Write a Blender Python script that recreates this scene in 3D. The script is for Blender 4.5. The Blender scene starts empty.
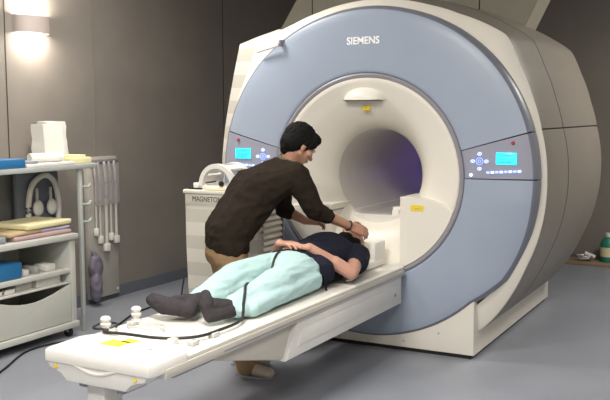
import bpy, bmesh, math, random
from mathutils import Vector, Matrix, noise
from mathutils.bvhtree import BVHTree
random.seed(7)
C = bpy.context.scene.collection
scn = bpy.context.scene
PI = math.pi
V = Vector

# ------------------------------------------------------------------ camera
F, PITCH, YAW, ROLL = 862.9, .098, .497, -.004
cam = bpy.data.objects.new('camera', bpy.data.cameras.new('camera'))
C.objects.link(cam); scn.camera = cam
d_ = V((-math.sin(YAW)*math.cos(PITCH), math.cos(YAW)*math.cos(PITCH), -math.sin(PITCH)))
r_ = V((math.cos(YAW), math.sin(YAW), 0)); u_ = r_.cross(d_)
r2 = r_*math.cos(ROLL)+u_*math.sin(ROLL); u2 = -r_*math.sin(ROLL)+u_*math.cos(ROLL)
M_ = Matrix((r2, u2, -d_)).transposed().to_4x4(); M_.translation = V((2.43, -5.345, 1.6))
cam.matrix_world = M_
cam.data.sensor_width = 36; cam.data.lens = F/610*36; cam.data.clip_start = .05

# ------------------------------------------------------------------ world, exposure, light
w = bpy.data.worlds.new('world'); scn.world = w; w.use_nodes = True
w.node_tree.nodes['Background'].inputs[0].default_value = (.8, .85, .95, 1)
w.node_tree.nodes['Background'].inputs[1].default_value = .05
scn.view_settings.view_transform = 'Standard'; scn.view_settings.look = 'None'
scn.view_settings.gamma = 1; scn.view_settings.use_curve_mapping = False
scn.view_settings.exposure = 0.85
CEIL = 3.15
# recessed ceiling panels: (x, y, size x, size y, watts); last one added to light the front faces
PANELS = [(.35, -2.9, 1.1, .6, 50), (-1.4, -.7, .6, .6, 28), (2.3, -3.9, 1.1, .6, 46),
          (2.7, 1.9, .6, .6, 44), (.2, -5.6, 1.2, .6, 60)]
def area(name, loc, sx, sy, watts, col, rot=(0, 0, 0)):
    l = bpy.data.lights.new(name, 'AREA'); l.shape = 'RECTANGLE'; l.size = sx; l.size_y = sy
    l.energy = watts; l.color = col
    o = bpy.data.objects.new(name, l); o.location = loc; o.rotation_euler = rot; C.objects.link(o); return o
for p in PANELS:
    area('ceiling_panel_light', (p[0], p[1], CEIL-.035), p[2]*.9, p[3]*.9, p[4], (1.0, .955, .89))

# ------------------------------------------------------------------ materials
def mat(name, col, rough=.5, metal=0, var=.04, scale=8, bump=0, bscale=60, emit=None, es=0, alpha=1, trans=0, spec=.5, sheen=0):
    m = bpy.data.materials.new(name); m.use_nodes = True
    nt = m.node_tree; b = nt.nodes['Principled BSDF']
    b.inputs['Roughness'].default_value = rough; b.inputs['Metallic'].default_value = metal
    b.inputs['Specular IOR Level'].default_value = spec
    b.inputs['Base Color'].default_value = (*col, 1)
    tc = nt.nodes.new('ShaderNodeTexCoord')
    if var:
        n = nt.nodes.new('ShaderNodeTexNoise'); n.inputs['Scale'].default_value = scale; n.inputs['Detail'].default_value = 4
        cr = nt.nodes.new('ShaderNodeValToRGB')
        cr.color_ramp.elements[0].position = .3; cr.color_ramp.elements[1].position = .7
        cr.color_ramp.elements[0].color = (*[c*(1-var) for c in col], 1)
        cr.color_ramp.elements[1].color = (*[min(1, c*(1+var)) for c in col], 1)
        nt.links.new(tc.outputs['Object'], n.inputs['Vector'])
        nt.links.new(n.outputs['Fac'], cr.inputs['Fac']); nt.links.new(cr.outputs['Color'], b.inputs['Base Color'])
    if bump:
        n2 = nt.nodes.new('ShaderNodeTexNoise'); n2.inputs['Scale'].default_value = bscale; n2.inputs['Detail'].default_value = 5
        bp = nt.nodes.new('ShaderNodeBump'); bp.inputs['Strength'].default_value = bump; bp.inputs['Distance'].default_value = .01
        nt.links.new(tc.outputs['Object'], n2.inputs['Vector'])
        nt.links.new(n2.outputs['Fac'], bp.inputs['Height']); nt.links.new(bp.outputs['Normal'], b.inputs['Normal'])
    if emit:
        b.inputs['Emission Color'].default_value = (*emit, 1); b.inputs['Emission Strength'].default_value = es
    if sheen: b.inputs['Sheen Weight'].default_value = sheen
    if trans: b.inputs['Transmission Weight'].default_value = trans
    b.inputs['Alpha'].default_value = alpha
    return m

wall_m = mat('wall_cloth', (.225, .202, .178), .85, var=.05, scale=3, bump=.25, bscale=180)
seam_light = mat('seam_light', (.2, .18, .155), .6)
seam_dark = mat('seam_dark', (.03, .026, .02), .8)
floor_m = mat('floor_vinyl', (.26, .275, .315), .38, var=.07, scale=2.2, bump=.03, bscale=20)
bounce_m = mat('bounce_wall', (.58, .56, .53), .9)  # off-white chosen for the unseen walls to bounce fill light into the room
ceil_m = mat('ceiling_white', (.6, .58, .54), .9)
skirt_m = mat('skirting_vinyl', (.13, .145, .175), .5)
cream = mat('cream_plastic', (.71, .675, .60), .38, var=.02, scale=3)
shell_m = mat('shell_beige', (.225, .203, .172), .42, var=.03, scale=3, bump=.05, bscale=200)
white_m = mat('white_plastic', (.76, .735, .68), .35, var=.02)
bore_m = mat('bore_liner', (.60, .565, .52), .42, var=.02)
blue_m = mat('blue_grey_plastic', (.30, .35, .435), .36, var=.03, scale=2, bump=.04, bscale=250)
lav_m = mat('lavender_plastic', (.28, .285, .35), .4, var=.02)
rim_m = mat('rim_plastic', (.17, .185, .225), .4, var=.02)
trim_m = mat('grey_trim', (.25, .24, .27), .4)
black_m = mat('black_rubber', (.012, .012, .013), .5, var=0)
screen_m = mat('lit_screen', (.02, .3, .4), .2, var=0, emit=(.03, .62, .95), es=1.0)
led_m = mat('lit_key', (.3, .4, .8), .3, var=0, emit=(.2, .3, 1.0), es=1.1)
ledw_m = mat('lit_key_white', (.6, .7, .9), .3, var=0, emit=(.42, .52, 1.0), es=1.1)
red_m = mat('red_button', (.4, .03, .05), .4, var=0)
yel_m = mat('yellow_label', (.78, .58, .03), .5, var=.05)
table_m = mat('table_white', (.74, .72, .665), .35, var=.015)
rail_m = mat('rail_grey', (.50, .475, .42), .4, var=.03)
house_m = mat('housing_white', (.66, .65, .62), .35, var=.02)
duct_m = mat('duct_grey', (.33, .31, .25), .6, var=.03)
lettering_m = mat('lettering_white', (.9, .9, .9), .4, var=0)
letter_dark = mat('lettering_grey', (.08, .08, .08), .5, var=0)
skin_m = mat('skin_tan', (.43, .225, .145), .5, var=.06, scale=14, bump=.05, bscale=90)
skin2_m = mat('skin_pink', (.50, .27, .195), .5, var=.08, scale=14, bump=.05, bscale=90)
hair_m = mat('black_hair', (.006, .0055, .005), .75, var=.2, scale=60, bump=.5, bscale=120, spec=.15)
sweater_m = mat('dark_brown_knit', (.023, .0165, .0115), .95, var=.15, scale=30, bump=.6, bscale=240, spec=.15)
collar_m = mat('grey_brown_collar', (.11, .09, .065), .9)
khaki_m = mat('khaki_cotton', (.255, .165, .09), .85, var=.08, scale=9, bump=.3, bscale=60, spec=.2)
shoe_m = mat('tan_leather', (.5, .42, .34), .45, var=.06)
navy_m = mat('navy_cotton', (.010, .011, .022), .85, var=.1, scale=20, bump=.3, bscale=90, spec=.2)
teal_m = mat('pale_teal_cotton', (.40, .565, .56), .8, var=.05, scale=7, bump=.35, bscale=45, spec=.2)
sock_m = mat('charcoal_knit', (.052, .046, .050), .95, var=.12, scale=30, bump=.6, bscale=220, spec=.1)
wood_m = mat('raw_wood', (.30, .215, .13), .7, var=.12, scale=6)
paper_m = mat('paper', (.72, .70, .66), .8, var=.03)
yelp_m = mat('pale_yellow', (.74, .68, .40), .8, var=.04)
bluep_m = mat('blue_plastic', (.02, .15, .34), .45, var=.04)
greyp_m = mat('grey_card', (.26, .28, .31), .6)
tan_m = mat('tan_cotton', (.50, .38, .22), .85)
pink_m = mat('dusty_pink_cotton', (.42, .29, .29), .85)
lilac_m = mat('lilac_cotton', (.40, .40, .52), .85)
cab_m = mat('cabinet_laminate', (.52, .52, .47), .45, var=.02)
cabin_m = mat('cabinet_inside', (.36, .36, .33), .6)
shelfg_m = mat('shelf_laminate', (.42, .44, .42), .45)
board_m = mat('hanging_board', (.40, .385, .345), .55, var=.04)
cable_m = mat('grey_white_cable', (.55, .53, .49), .5)
bag_m = mat('purple_grey_bag', (.16, .14, .19), .6, var=.1)
steel_m = mat('sconce_metal', (.42, .36, .33), .5)
lamp_m = mat('lamp_glow', (.9, .85, .75), .5, var=0, emit=(1, .9, .74), es=5)
diff_m = mat('diffuser', (.8, .8, .8), .5, var=0, emit=(1, .96, .9), es=2)
green_m = mat('green_jug', (.03, .22, .17), .35, var=.05)
band_a = mat('band_cream', (.58, .55, .47), .5)
clear_m = mat('clear_tube', (.5, .5, .48), .2, var=0)
stripe = bpy.data.materials.new('striped_panel'); stripe.use_nodes = True
nt = stripe.node_tree; b = nt.nodes['Principled BSDF']; b.inputs['Roughness'].default_value = .5
tc = nt.nodes.new('ShaderNodeTexCoord'); sp = nt.nodes.new('ShaderNodeSeparateXYZ')
mm = nt.nodes.new('ShaderNodeMath'); mm.operation = 'MULTIPLY'; mm.inputs[1].default_value = 1/.19
fr = nt.nodes.new('ShaderNodeMath'); fr.operation = 'FRACT'
gt = nt.nodes.new('ShaderNodeMath'); gt.operation = 'GREATER_THAN'; gt.inputs[1].default_value = .5
mx = nt.nodes.new('ShaderNodeMix'); mx.data_type = 'RGBA'
mx.inputs[6].default_value = (.58, .555, .49, 1); mx.inputs[7].default_value = (.475, .45, .39, 1)
nt.links.new(tc.outputs['Object'], sp.inputs[0]); nt.links.new(sp.outputs['Z'], mm.inputs[0])
nt.links.new(mm.outputs[0], fr.inputs[0]); nt.links.new(fr.outputs[0], gt.inputs[0])
nt.links.new(gt.outputs[0], mx.inputs[0]); nt.links.new(mx.outputs[2], b.inputs['Base Color'])

# ------------------------------------------------------------------ helpers
def tag(o, label=None, cat=None, group=None, kind=None):
    if label: o['label'] = label
    if cat: o['category'] = cat
    if group: o['group'] = group
    if kind: o['kind'] = kind
    return o
def thing(name, label, cat, loc=(0, 0, 0), group=None):
    o = bpy.data.objects.new(name, None); o.location = loc; o.empty_display_size = .05
    C.objects.link(o); tag(o, label, cat, group); return o
def link(name, me, m, parent=None, smooth=True, angle=40):
    me.materials.clear(); me.materials.append(m)
    o = bpy.data.objects.new(name, me); C.objects.link(o)
    if smooth:
        me.polygons.foreach_set('use_smooth', [True]*len(me.polygons))
        try: me.set_sharp_from_angle(angle=math.radians(angle))
        except Exception: pass
    if parent:
        o.parent = parent
        p, off = parent, V((0, 0, 0))
        while p: off += p.location; p = p.parent
        o.location = -off          # meshes are written in world coordinates
    me.update(); return o
def fin(name, bm, m, parent=None, smooth=True, angle=40):
    bmesh.ops.recalc_face_normals(bm, faces=bm.faces)
    me = bpy.data.meshes.new(name); bm.to_mesh(me); bm.free()
    return link(name, me, m, parent, smooth, angle)
def box(bm, lo, hi, bev=0, rot=None, seg=2, piv=None):
    lo, hi = V(lo), V(hi)
    r = bmesh.ops.create_cube(bm, size=1); vs = r['verts']
    c = (lo+hi)/2; s = hi-lo
    for v in vs: v.co = V((v.co.x*s.x, v.co.y*s.y, v.co.z*s.z))
    if bev:
        es = list({e for v in vs for e in v.link_edges})
        r = bmesh.ops.bevel(bm, geom=es, offset=bev, segments=seg, affect='EDGES', profile=.5)
        vs = list({v for f in r['faces'] for v in f.verts} | {v for v in vs if v.is_valid})
        # collect whole island
        st = [vs[0]]; seen = {vs[0]}
        while st:
            v = st.pop()
            for e in v.link_edges:
                o = e.other_vert(v)
                if o not in seen: seen.add(o); st.append(o)
        vs = list(seen)
    for v in vs:
        if rot is not None: v.co = rot @ v.co
        v.co += c
    return vs
def mbox(name, lo, hi, m, parent=None, bev=.004, rot=None):
    bm = bmesh.new(); box(bm, lo, hi, bev, rot); return fin(name, bm, m, parent)
def prism(bm, pts, a, b_, axis='y', bev=0):
    """pts: 2-D outline; extruded from a to b_ along axis ('y': pts are x,z; 'x': pts are y,z; 'z': x,y)"""
    def mk(p, t):
        return V((p[0], t, p[1])) if axis == 'y' else V((t, p[0], p[1])) if axis == 'x' else V((p[0], p[1], t))
    A = [bm.verts.new(mk(p, a)) for p in pts]; B = [bm.verts.new(mk(p, b_)) for p in pts]
    n = len(pts); fs = [bm.faces.new(A), bm.faces.new(B[::-1])]
    for i in range(n): fs.append(bm.faces.new((A[i], B[i], B[(i+1) % n], A[(i+1) % n])))
    if bev:
        es = list({e for f in fs[:2] for e in f.edges})
        bmesh.ops.bevel(bm, geom=es, offset=bev, segments=2, affect='EDGES', profile=.5)
def tube(bm, pts, r, seg=8, closed=False):
    pts = [V(p) for p in pts]; n = len(pts); rings = []
    up = V((0, 0, 1))
    for i, p in enumerate(pts):
        t = (pts[(i+1) % n]-pts[i-1]) if closed else (pts[min(i+1, n-1)]-pts[max(i-1, 0)])
        t = t.normalized()
        a = t.cross(up)
        if a.length < .05: a = t.cross(V((1, 0, 0)))
        a.normalize(); b2 = t.cross(a)
        rr = r[i] if isinstance(r, (list, tuple)) else r
        rings.append([bm.verts.new(p+(a*math.cos(2*PI*k/seg)+b2*math.sin(2*PI*k/seg))*rr) for k in range(seg)])
    for i in range(n if closed else n-1):
        A, B = rings[i], rings[(i+1) % n]
        for k in range(seg): bm.faces.new((A[k], A[(k+1) % seg], B[(k+1) % seg], B[k]))
    if not closed: bm.faces.new(rings[0][::-1]); bm.faces.new(rings[-1])
def spline(pts, n=8):
    pts = [V(p) for p in pts]; out = []
    for i in range(len(pts)-1):
        p0, p1, p2, p3 = pts[max(i-1, 0)], pts[i], pts[i+1], pts[min(i+2, len(pts)-1)]
        for k in range(n):
            t = k/n
            out.append(.5*((2*p1)+(-p0+p2)*t+(2*p0-5*p1+4*p2-p3)*t*t+(-p0+3*p1-3*p2+p3)*t**3))
    out.append(pts[-1]); return out
def lathe(bm, prof, c, axis='z', seg=24, cap=True):
    c = V(c); rings = []
    for r, h in prof:
        ring = []
        for k in range(seg):
            a = 2*PI*k/seg
            if axis == 'z': p = V((r*math.cos(a), r*math.sin(a), h))
            elif axis == 'y': p = V((r*math.cos(a), h, r*math.sin(a)))
            else: p = V((h, r*math.cos(a), r*math.sin(a)))
            ring.append(bm.verts.new(c+p))
        rings.append(ring)
    for A, B in zip(rings, rings[1:]):
        for k in range(seg): bm.faces.new((A[k], A[(k+1) % seg], B[(k+1) % seg], B[k]))
    if cap: bm.faces.new(rings[0][::-1]); bm.faces.new(rings[-1])
# smooth organic surfaces: overlapping tapered capsules / ellipsoids fused into one skin
UNIT = None
def _unit():
    global UNIT
    if UNIT is None:
        b2 = bmesh.new(); bmesh.ops.create_icosphere(b2, subdivisions=2, radius=1); UNIT = [v.co.copy() for v in b2.verts]; b2.free()
    return UNIT
def cap(p0, p1, r0, r1=None): return ('c', V(p0), V(p1), r0, r0 if r1 is None else r1)
def ell(c, r, R=None): return ('e', V(c), V(r), R)
def chain(pts, rs): return [cap(pts[i], pts[i+1], rs[i], rs[i+1]) for i in range(len(pts)-1)]
def blob(name, prims, m, parent=None, voxel=.007, smooth=4, wr=None):
    bm = bmesh.new(); U = _unit()
    for p in prims:
        b2 = bmesh.new()
        if p[0] == 'c':
            for u in U: b2.verts.new(p[1]+u*p[3])
            for u in U: b2.verts.new(p[2]+u*p[4])
            r = bmesh.ops.convex_hull(b2, input=b2.verts)
            bmesh.ops.delete(b2, geom=list({g for g in r['geom_interior']+r['geom_unused'] if isinstance(g, bmesh.types.BMVert)}), context='VERTS')
        elif p[0] == 'e':
            bmesh.ops.create_icosphere(b2, subdivisions=3, radius=1)
            for v in b2.verts:
                q = V((v.co.x*p[2].x, v.co.y*p[2].y, v.co.z*p[2].z))
                if p[3] is not None: q = p[3] @ q
                v.co = q+p[1]
        elif p[0] == 'h':
            for q in p[1]: 
                for u in U: b2.verts.new(V(q[:3])+u*q[3])
            r = bmesh.ops.convex_hull(b2, input=b2.verts)
            bmesh.ops.delete(b2, geom=list({g for g in r['geom_interior']+r['geom_unused'] if isinstance(g, bmesh.types.BMVert)}), context='VERTS')
        bmesh.ops.recalc_face_normals(b2, faces=b2.faces)
        me = bpy.data.meshes.new('t'); b2.to_mesh(me); b2.free(); bm.from_mesh(me); bpy.data.meshes.remove(me)
    me = bpy.data.meshes.new('t'); bm.to_mesh(me); bm.free()
    o = bpy.data.objects.new('t', me); C.objects.link(o)
    a = o.modifiers.new('r', 'REMESH'); a.mode = 'VOXEL'; a.voxel_size = voxel
    s = o.modifiers.new('s', 'SMOOTH'); s.iterations = smooth; s.factor = .6
    dg = bpy.context.evaluated_depsgraph_get(); dg.update()
    me2 = bpy.data.meshes.new_from_object(o.evaluated_get(dg))
    bpy.data.objects.remove(o); bpy.data.meshes.remove(me); me2.name = name
    if wr:
        nrm = [v.normal.copy() for v in me2.vertices]
        for v, n in zip(me2.vertices, nrm): v.co += n*wr(v.co, n)
    return link(name, me2, m, parent, True, 180)
def hull(*q): return ('h', q)
def wrinkle(amp, sc, seed=0, dirs=None):
    def f(co, n):
        q = V((co.x*sc[0]+seed, co.y*sc[1], co.z*sc[2]))
        a = noise.noise(q)
        return amp*(1-abs(a)*2.2)+amp*.4*noise.noise(q*2.3)
    return f
def text(name, body, loc, size, m, parent, rot=(PI/2, 0, 0), ext=.001, bold=0, sx=1):
    cu = bpy.data.curves.new(name, 'FONT'); cu.body = body; cu.size = size; cu.extrude = ext; cu.offset = bold
    cu.align_x = 'CENTER'; cu.align_y = 'CENTER'
    o = bpy.data.objects.new(name, cu); C.objects.link(o)
    dg = bpy.context.evaluated_depsgraph_get(); dg.update()
    me = bpy.data.meshes.new_from_object(o.evaluated_get(dg)); bpy.data.objects.remove(o)
    from mathutils import Euler
    R = Euler(rot).to_matrix()
    for v in me.vertices: v.co = R @ V((v.co.x*sx, v.co.y, v.co.z))+V(loc)
    return link(name, me, m, parent, False)
def struct(name, lo, hi, m, bev=0):
    bm = bmesh.new(); box(bm, lo, hi, bev); o = fin(name, bm, m, None, False); o['kind'] = 'structure'; return o

# ------------------------------------------------------------------ room
XL, XR, YB, YF = -2.65, 4.3, 4.4, -7.2
struct('floor', (XL-.1, YF-.1, -.1), (XR+.1, YB+.1, 0), floor_m)
struct('ceiling', (XL-.1, YF-.1, CEIL), (XR+.1, YB+.1, CEIL+.1), ceil_m)
struct('wall_left', (XL-.1, YF, 0), (XL, YB, CEIL), wall_m)
struct('wall_back', (XL-.1, YB, 0), (XR+.1, YB+.1, CEIL), wall_m)
struct('wall_right', (XR, YF, 0), (XR+.1, YB, CEIL), bounce_m)
struct('wall_front', (XL-.1, YF-.1, 0), (XR+.1, YF, CEIL), bounce_m)
struct('baseboard_left', (XL, YF, 0), (XL+.012, YB, .10), skirt_m)
struct('baseboard_back', (XL, YB-.012, 0), (XR, YB, .06), skirt_m)
for i, (y, m) in enumerate([(-.67, seam_dark), (.275, seam_light), (2.24, seam_dark)]):
    struct('trim_%d' % (i+1), (XL, y-.004, .1), (XL+.003, y+.004, CEIL), m)

for i, p in enumerate(PANELS):
    t = thing('ceiling_light', 'recessed ceiling light panel ' + ['above the patient table', 'nearest the left wall', 'over the open floor on the right', 'beside the scanner', 'added behind the camera to light the front faces'][i], 'ceiling light', (p[0], p[1], CEIL), 'recessed ceiling lights')
    bm = bmesh.new()
    for s in (-1, 1):
        box(bm, (p[0]+s*p[2]/2-.015, p[1]-p[3]/2-.015, CEIL-.02), (p[0]+s*p[2]/2+.015, p[1]+p[3]/2+.015, CEIL))
        box(bm, (p[0]-p[2]/2, p[1]+s*p[3]/2-.015, CEIL-.02), (p[0]+p[2]/2, p[1]+s*p[3]/2+.015, CEIL))
    fin('frame', bm, white_m, t, False)
    mbox('diffuser', (p[0]-p[2]/2+.015, p[1]-p[3]/2+.015, CEIL-.012), (p[0]+p[2]/2-.015, p[1]+p[3]/2-.015, CEIL), diff_m, t, 0)

# wall sconce: half cylinder shade open above and below
t = thing('wall_sconce', 'half-round wall lamp shining up and down on the brown wall', 'wall lamp', (XL, -.42, 2.3))
bm = bmesh.new(); N = 20; W = .17; D = .12
for r0, r1 in ((1, .955),):
    ring = []
    for zz in (2.235, 2.365):
        ring.append([[bm.verts.new((XL+math.sin(PI*k/N)*D*q, -.42-math.cos(PI*k/N)*W*q, zz)) for k in range(N+1)] for q in (r0, r1)])
    for k in range(N):
        bm.faces.new((ring[0][0][k], ring[0][0][k+1], ring[1][0][k+1], ring[1][0][k]))
        bm.faces.new((ring[0][1][k+1], ring[0][1][k], ring[1][1][k], ring[1][1][k+1]))
        for z in (0, 1): bm.faces.new((ring[z][0][k], ring[z][0][k+1], ring[z][1][k+1], ring[z][1][k]))
fin('lamp_shade', bm, steel_m, t)
mbox('back_plate', (XL, -.48, 2.25), (XL+.015, -.36, 2.35), steel_m, t)
bm = bmesh.new(); tube(bm, [(XL+.05, -.48, 2.3), (XL+.05, -.36, 2.3)], .02, 12); fin('bulb', bm, lamp_m, t)
for zz, en in ((2.345, 7.5), (2.255, 5.5)):
    l = bpy.data.lights.new('sconce_light', 'AREA'); l.shape = 'RECTANGLE'; l.size = .05; l.size_y = .2
    l.energy = en; l.color = (1, .9, .78); o = bpy.data.objects.new('sconce_light', l)
    o.location = (XL+.06, -.42, zz); o.rotation_euler = (PI if zz > 2.3 else 0, 0, 0); C.objects.link(o)

# slanting duct above the scanner
t = thing('ceiling_duct', 'wide slanting grey duct rising from behind the scanner top to the ceiling', 'duct', (-.4, 1.8, 2.3))
bm = bmesh.new(); prism(bm, [(-1.77, 2.3), (.60, 2.3), (1.02, CEIL), (-1.2, CEIL)], 1.8, 2.15, 'y'); fin('duct_body', bm, duct_m, t, False)
for x in (-1.36, -.62, .22):
    bm = bmesh.new(); box(bm, (x-.004, 1.796, 2.35), (x+.004, 1.801, CEIL)); fin('seam_strip', bm, seam_dark, t, False)

# ------------------------------------------------------------------ MRI scanner
ZC = 1.185
mri = thing('mri_scanner', 'large round cream and blue-grey MRI scanner with open bore', 'MRI scanner', (0, .9, 0))
def lerp_tab(tab, x):
    if x <= tab[0][0]: return tab[0][1]
    for (a, b1), (c, d1) in zip(tab, tab[1:]):
        if x <= c: return b1+(d1-b1)*(x-a)/(c-a)
    return tab[-1][1]
FRONT = [(-90, 1.17), (-65, 1.19), (-52, 1.275), (-45, 1.26), (-36, 1.235), (-28, 1.215), (-12, 1.205), (0, 1.198), (15, 1.20), (25, 1.215), (36, 1.245), (42, 1.285), (44.5, 1.30), (47, 1.29), (52, 1.265), (60, 1.228), (70, 1.205), (80, 1.197), (90, 1.195)]
MID = [(-90, 1.17), (-65, 1.19), (-52, 1.275), (-45, 1.26), (-36, 1.235), (-28, 1.215), (-12, 1.205), (0, 1.20), (15, 1.20), (25, 1.22), (36, 1.265), (42, 1.305), (44.5, 1.32), (47, 1.315), (52, 1.30), (60, 1.285), (70, 1.28), (80, 1.275), (90, 1.27)]
def shell_r(a, y):
    while a > 180: a -= 360
    if a > 90: a = 180-a
    if a < -90: a = -180-a
    f, g = lerp_tab(FRONT, a), lerp_tab(MID, a)
    return f+(g-f)*min(1, max(0, (y-.1)/.75))
def shell_mesh(bm, ys, inset=None, cap_front=None):
    N = 288; rings = []
    for i, (y, dr) in enumerate(ys):
        ring = []
        for k in range(N):
            a = 360*k/N-90
            r = (shell_r(a, max(y, .1))+dr) if dr > -5 else cap_front
            x, z = r*math.cos(math.radians(a)), ZC+r*math.sin(math.radians(a))
            ring.append(bm.verts.new((x, y, max(z, .03))))
        rings.append(ring)
    for A, B in zip(rings, rings[1:]):
        for k in range(N): bm.faces.new((A[k], A[(k+1) % N], B[(k+1) % N], B[k]))
    return rings
bm = bmesh.new(); shell_mesh(bm, [(.07, -9), (.098, -.012), (.11, -.002)], cap_front=1.13)
fin('front_bezel', bm, cream, mri, angle=50)
bm = bmesh.new(); rg = shell_mesh(bm, [(.11, -.002), (.12, 0), (.30, 0), (.5, 0), (.72, 0)]); fin('front_shell', bm, shell_m, mri, angle=28)
bm = bmesh.new(); shell_mesh(bm, [(.718, .0012), (.729, .0012)]); fin('seam_band', bm, black_m, mri)
bm = bmesh.new(); rg = shell_mesh(bm, [(.728, -.012), (.730, 0), (1.2, 0), (1.6, 0), (2.0, -.0), (2.03, -.03), (2.04, -.25)])
bm.faces.new(rg[-1]); fin('rear_shell', bm, shell_m, mri, angle=28)
for s in (1, -1):
    bm = bmesh.new()
    for y0, y1 in ((.11, 2.0),):
        pts = []
        for y in (y0, y1):
            for aa in (15.35, 15.75):
                r = shell_r(aa, y)+.0012; pts.append(bm.verts.new((s*r*math.cos(math.radians(aa)), y, ZC+r*math.sin(math.radians(aa)))))
        bm.faces.new((pts[0], pts[1], pts[3], pts[2]))
    bmesh.ops.solidify(bm, geom=bm.faces, thickness=.001)
    fin('shell_seam', bm, black_m, mri, False)
# banded cream wing beyond the left rim
bm = bmesh.new(); prism(bm, [(-.52, 2.17), (-.74, 2.218), (-.92, 2.17), (-1.075, 2.125), (-1.13, 1.90), (-1.175, 1.70), (-1.215, 1.50), (-1.24, 1.30), (-1.245, 1.1), (-1.22, .85), (-1.15, .6), (-1.03, .37), (-.8, .1), (-.7, .1), (-.7, 1.9)], .112, .5, 'y', .006)
fin('side_wing', bm, stripe, mri, angle=30)
# base
bm = bmesh.new(); prism(bm, [(-.768, .03), (.768, .03), (.768, .42), (.5, .3), (-.5, .3), (-.768, .42)], .012, 2.12, 'y', .006); fin('base', bm, cream, mri, angle=30)
mbox('plinth', (-.74, .04, 0), (.74, 2.1, .032), black_m, mri, 0)
for x, z in ((-.2, .05), (.53, .155), (.28, .075)):
    bm = bmesh.new(); lathe(bm, [(.005, -.004), (.005, .0)], (x, .012, z), 'y', 10); fin('screw', bm, trim_m, mri)
# annular covers: angle ranges
def disc_r(a):
    aa = a
    while aa > 180: aa -= 360
    if aa > 90: aa = 180-aa
    if aa < -90: aa = -180-aa
    if aa > -34: return 1.165-.02*min(1, max(0, (aa-40)/35))
    if aa > -47: return 1.165-(-34-aa)/13*.055
    return 1.11
def cover(name, a0, a1, m, y0=-.012):
    bm = bmesh.new(); na = max(8, int((a1-a0)*1.2))
    prof = [(0, .012), (.0, .004), (.012, -.001), (.05, -.003), (.2, -.006), (.4, -.008), (.6, -.008), (.8, -.005), (.895, 0), (.935, .006), (.965, .017), (.985, .035), (1.0, .06), (1.0, .10)]
    for _ in [0]:
        rows = []
        for i in range(na+1):
            a = a0+(a1-a0)*i/na; row = []
            R = disc_r(a)
            for t_, yy in prof:
                r = .698+(R-.698)*t_
                x, z = r*math.cos(math.radians(a)), ZC+r*math.sin(math.radians(a))
                ex = max(0, abs(x)-.755); fz = min(1, max(0, (1.05-z)/.4))
                row.append(bm.verts.new((x, y0+yy+.2*ex*fz, z)))
            rows.append(row)
        for A, B in zip(rows, rows[1:]):
            for k in range(len(prof)-1): bm.faces.new((A[k], A[k+1], B[k+1], B[k]))
    # edge returns along the two radial cuts
    for row in (rows[0], rows[-1]):
        back = [bm.verts.new((v.co.x, v.co.y+.03, v.co.z)) for v in row]
        for k in range(len(prof)-1): bm.faces.new((row[k], row[k+1], back[k+1], back[k]))
    fs = [f_ for f_ in bm.faces if min(math.hypot(v.co.x, v.co.z-ZC)/disc_r(math.degrees(math.atan2(v.co.z-ZC, v.co.x))) for v in f_.verts) > .963]
    b3 = bmesh.new(); mp = {}
    for f_ in fs:
        b3.faces.new([mp.setdefault(v, b3.verts.new(v.co)) if v not in mp else mp[v] for v in f_.verts])
    bmesh.ops.delete(bm, geom=fs, context='FACES')
    o = fin(name, bm, m, mri, angle=60); fin('rim', b3, rim_m, o, angle=60)
    return o
cover('upper_cover', 15.5, 164.5, blue_m)
lc = cover('lower_cover', 180-.3, 360+.3, blue_m)
cpR = cover('control_panel', .7, 15.1, lav_m, -.010)
cpL = cover('control_panel', 164.9, 179.3, lav_m, -.010)
bm = bmesh.new(); 
for a0 in (-3, 165):
    rows = [[bm.verts.new((rr*math.cos(math.radians(a0+i)), yq, ZC+rr*math.sin(math.radians(a0+i)))) for rr, yq in ((.69, .012), (1.10, .012), (1.15, .045))] for i in range(21 if a0 > 0 else 21)]
    for A, B in zip(rows, rows[1:]):
        for k in range(2): bm.faces.new((A[k], A[k+1], B[k+1], B[k]))
    bmesh.ops.solidify(bm, geom=bm.faces, thickness=.002)
    fin('seam_backing', bm, black_m, mri, False); bm = bmesh.new()
bm = bmesh.new(); lathe(bm, [(.664, .03), (.664, -.006), (.668, -.014), (.684, -.018), (.694, -.012), (.698, .0), (.698, .03)], (0, 0, ZC), 'y', 128, False)
fin('ring_trim', bm, trim_m, mri)
# bell mouth and bore
prof = [(.666, .01), (.666, -.008), (.655, -.012), (.63, -.006), (.60, .006), (.56, .018), (.52, .032), (.48, .05), (.44, .074), (.405, .102), (.375, .135), (.35, .17), (.333, .205), (.322, .245)]
bm = bmesh.new(); lathe(bm, prof, (0, 0, ZC), 'y', 128, False); fin('bore_funnel', bm, cream, mri, angle=180)
bm = bmesh.new(); lathe(bm, [(.322, .245), (.316, .30), (.312, .38), (.312, 1.0), (.312, 1.7), (.34, 1.95), (.36, 2.03)], (0, 0, ZC), 'y', 96, False); fin('bore_liner', bm, bore_m, mri, angle=180)
bm = bmesh.new(); lathe(bm, [(.36, 2.03), (.0005, 2.035)], (0, 0, ZC), 'y', 48, False); fin('bore_end', bm, bore_m, mri)
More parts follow.
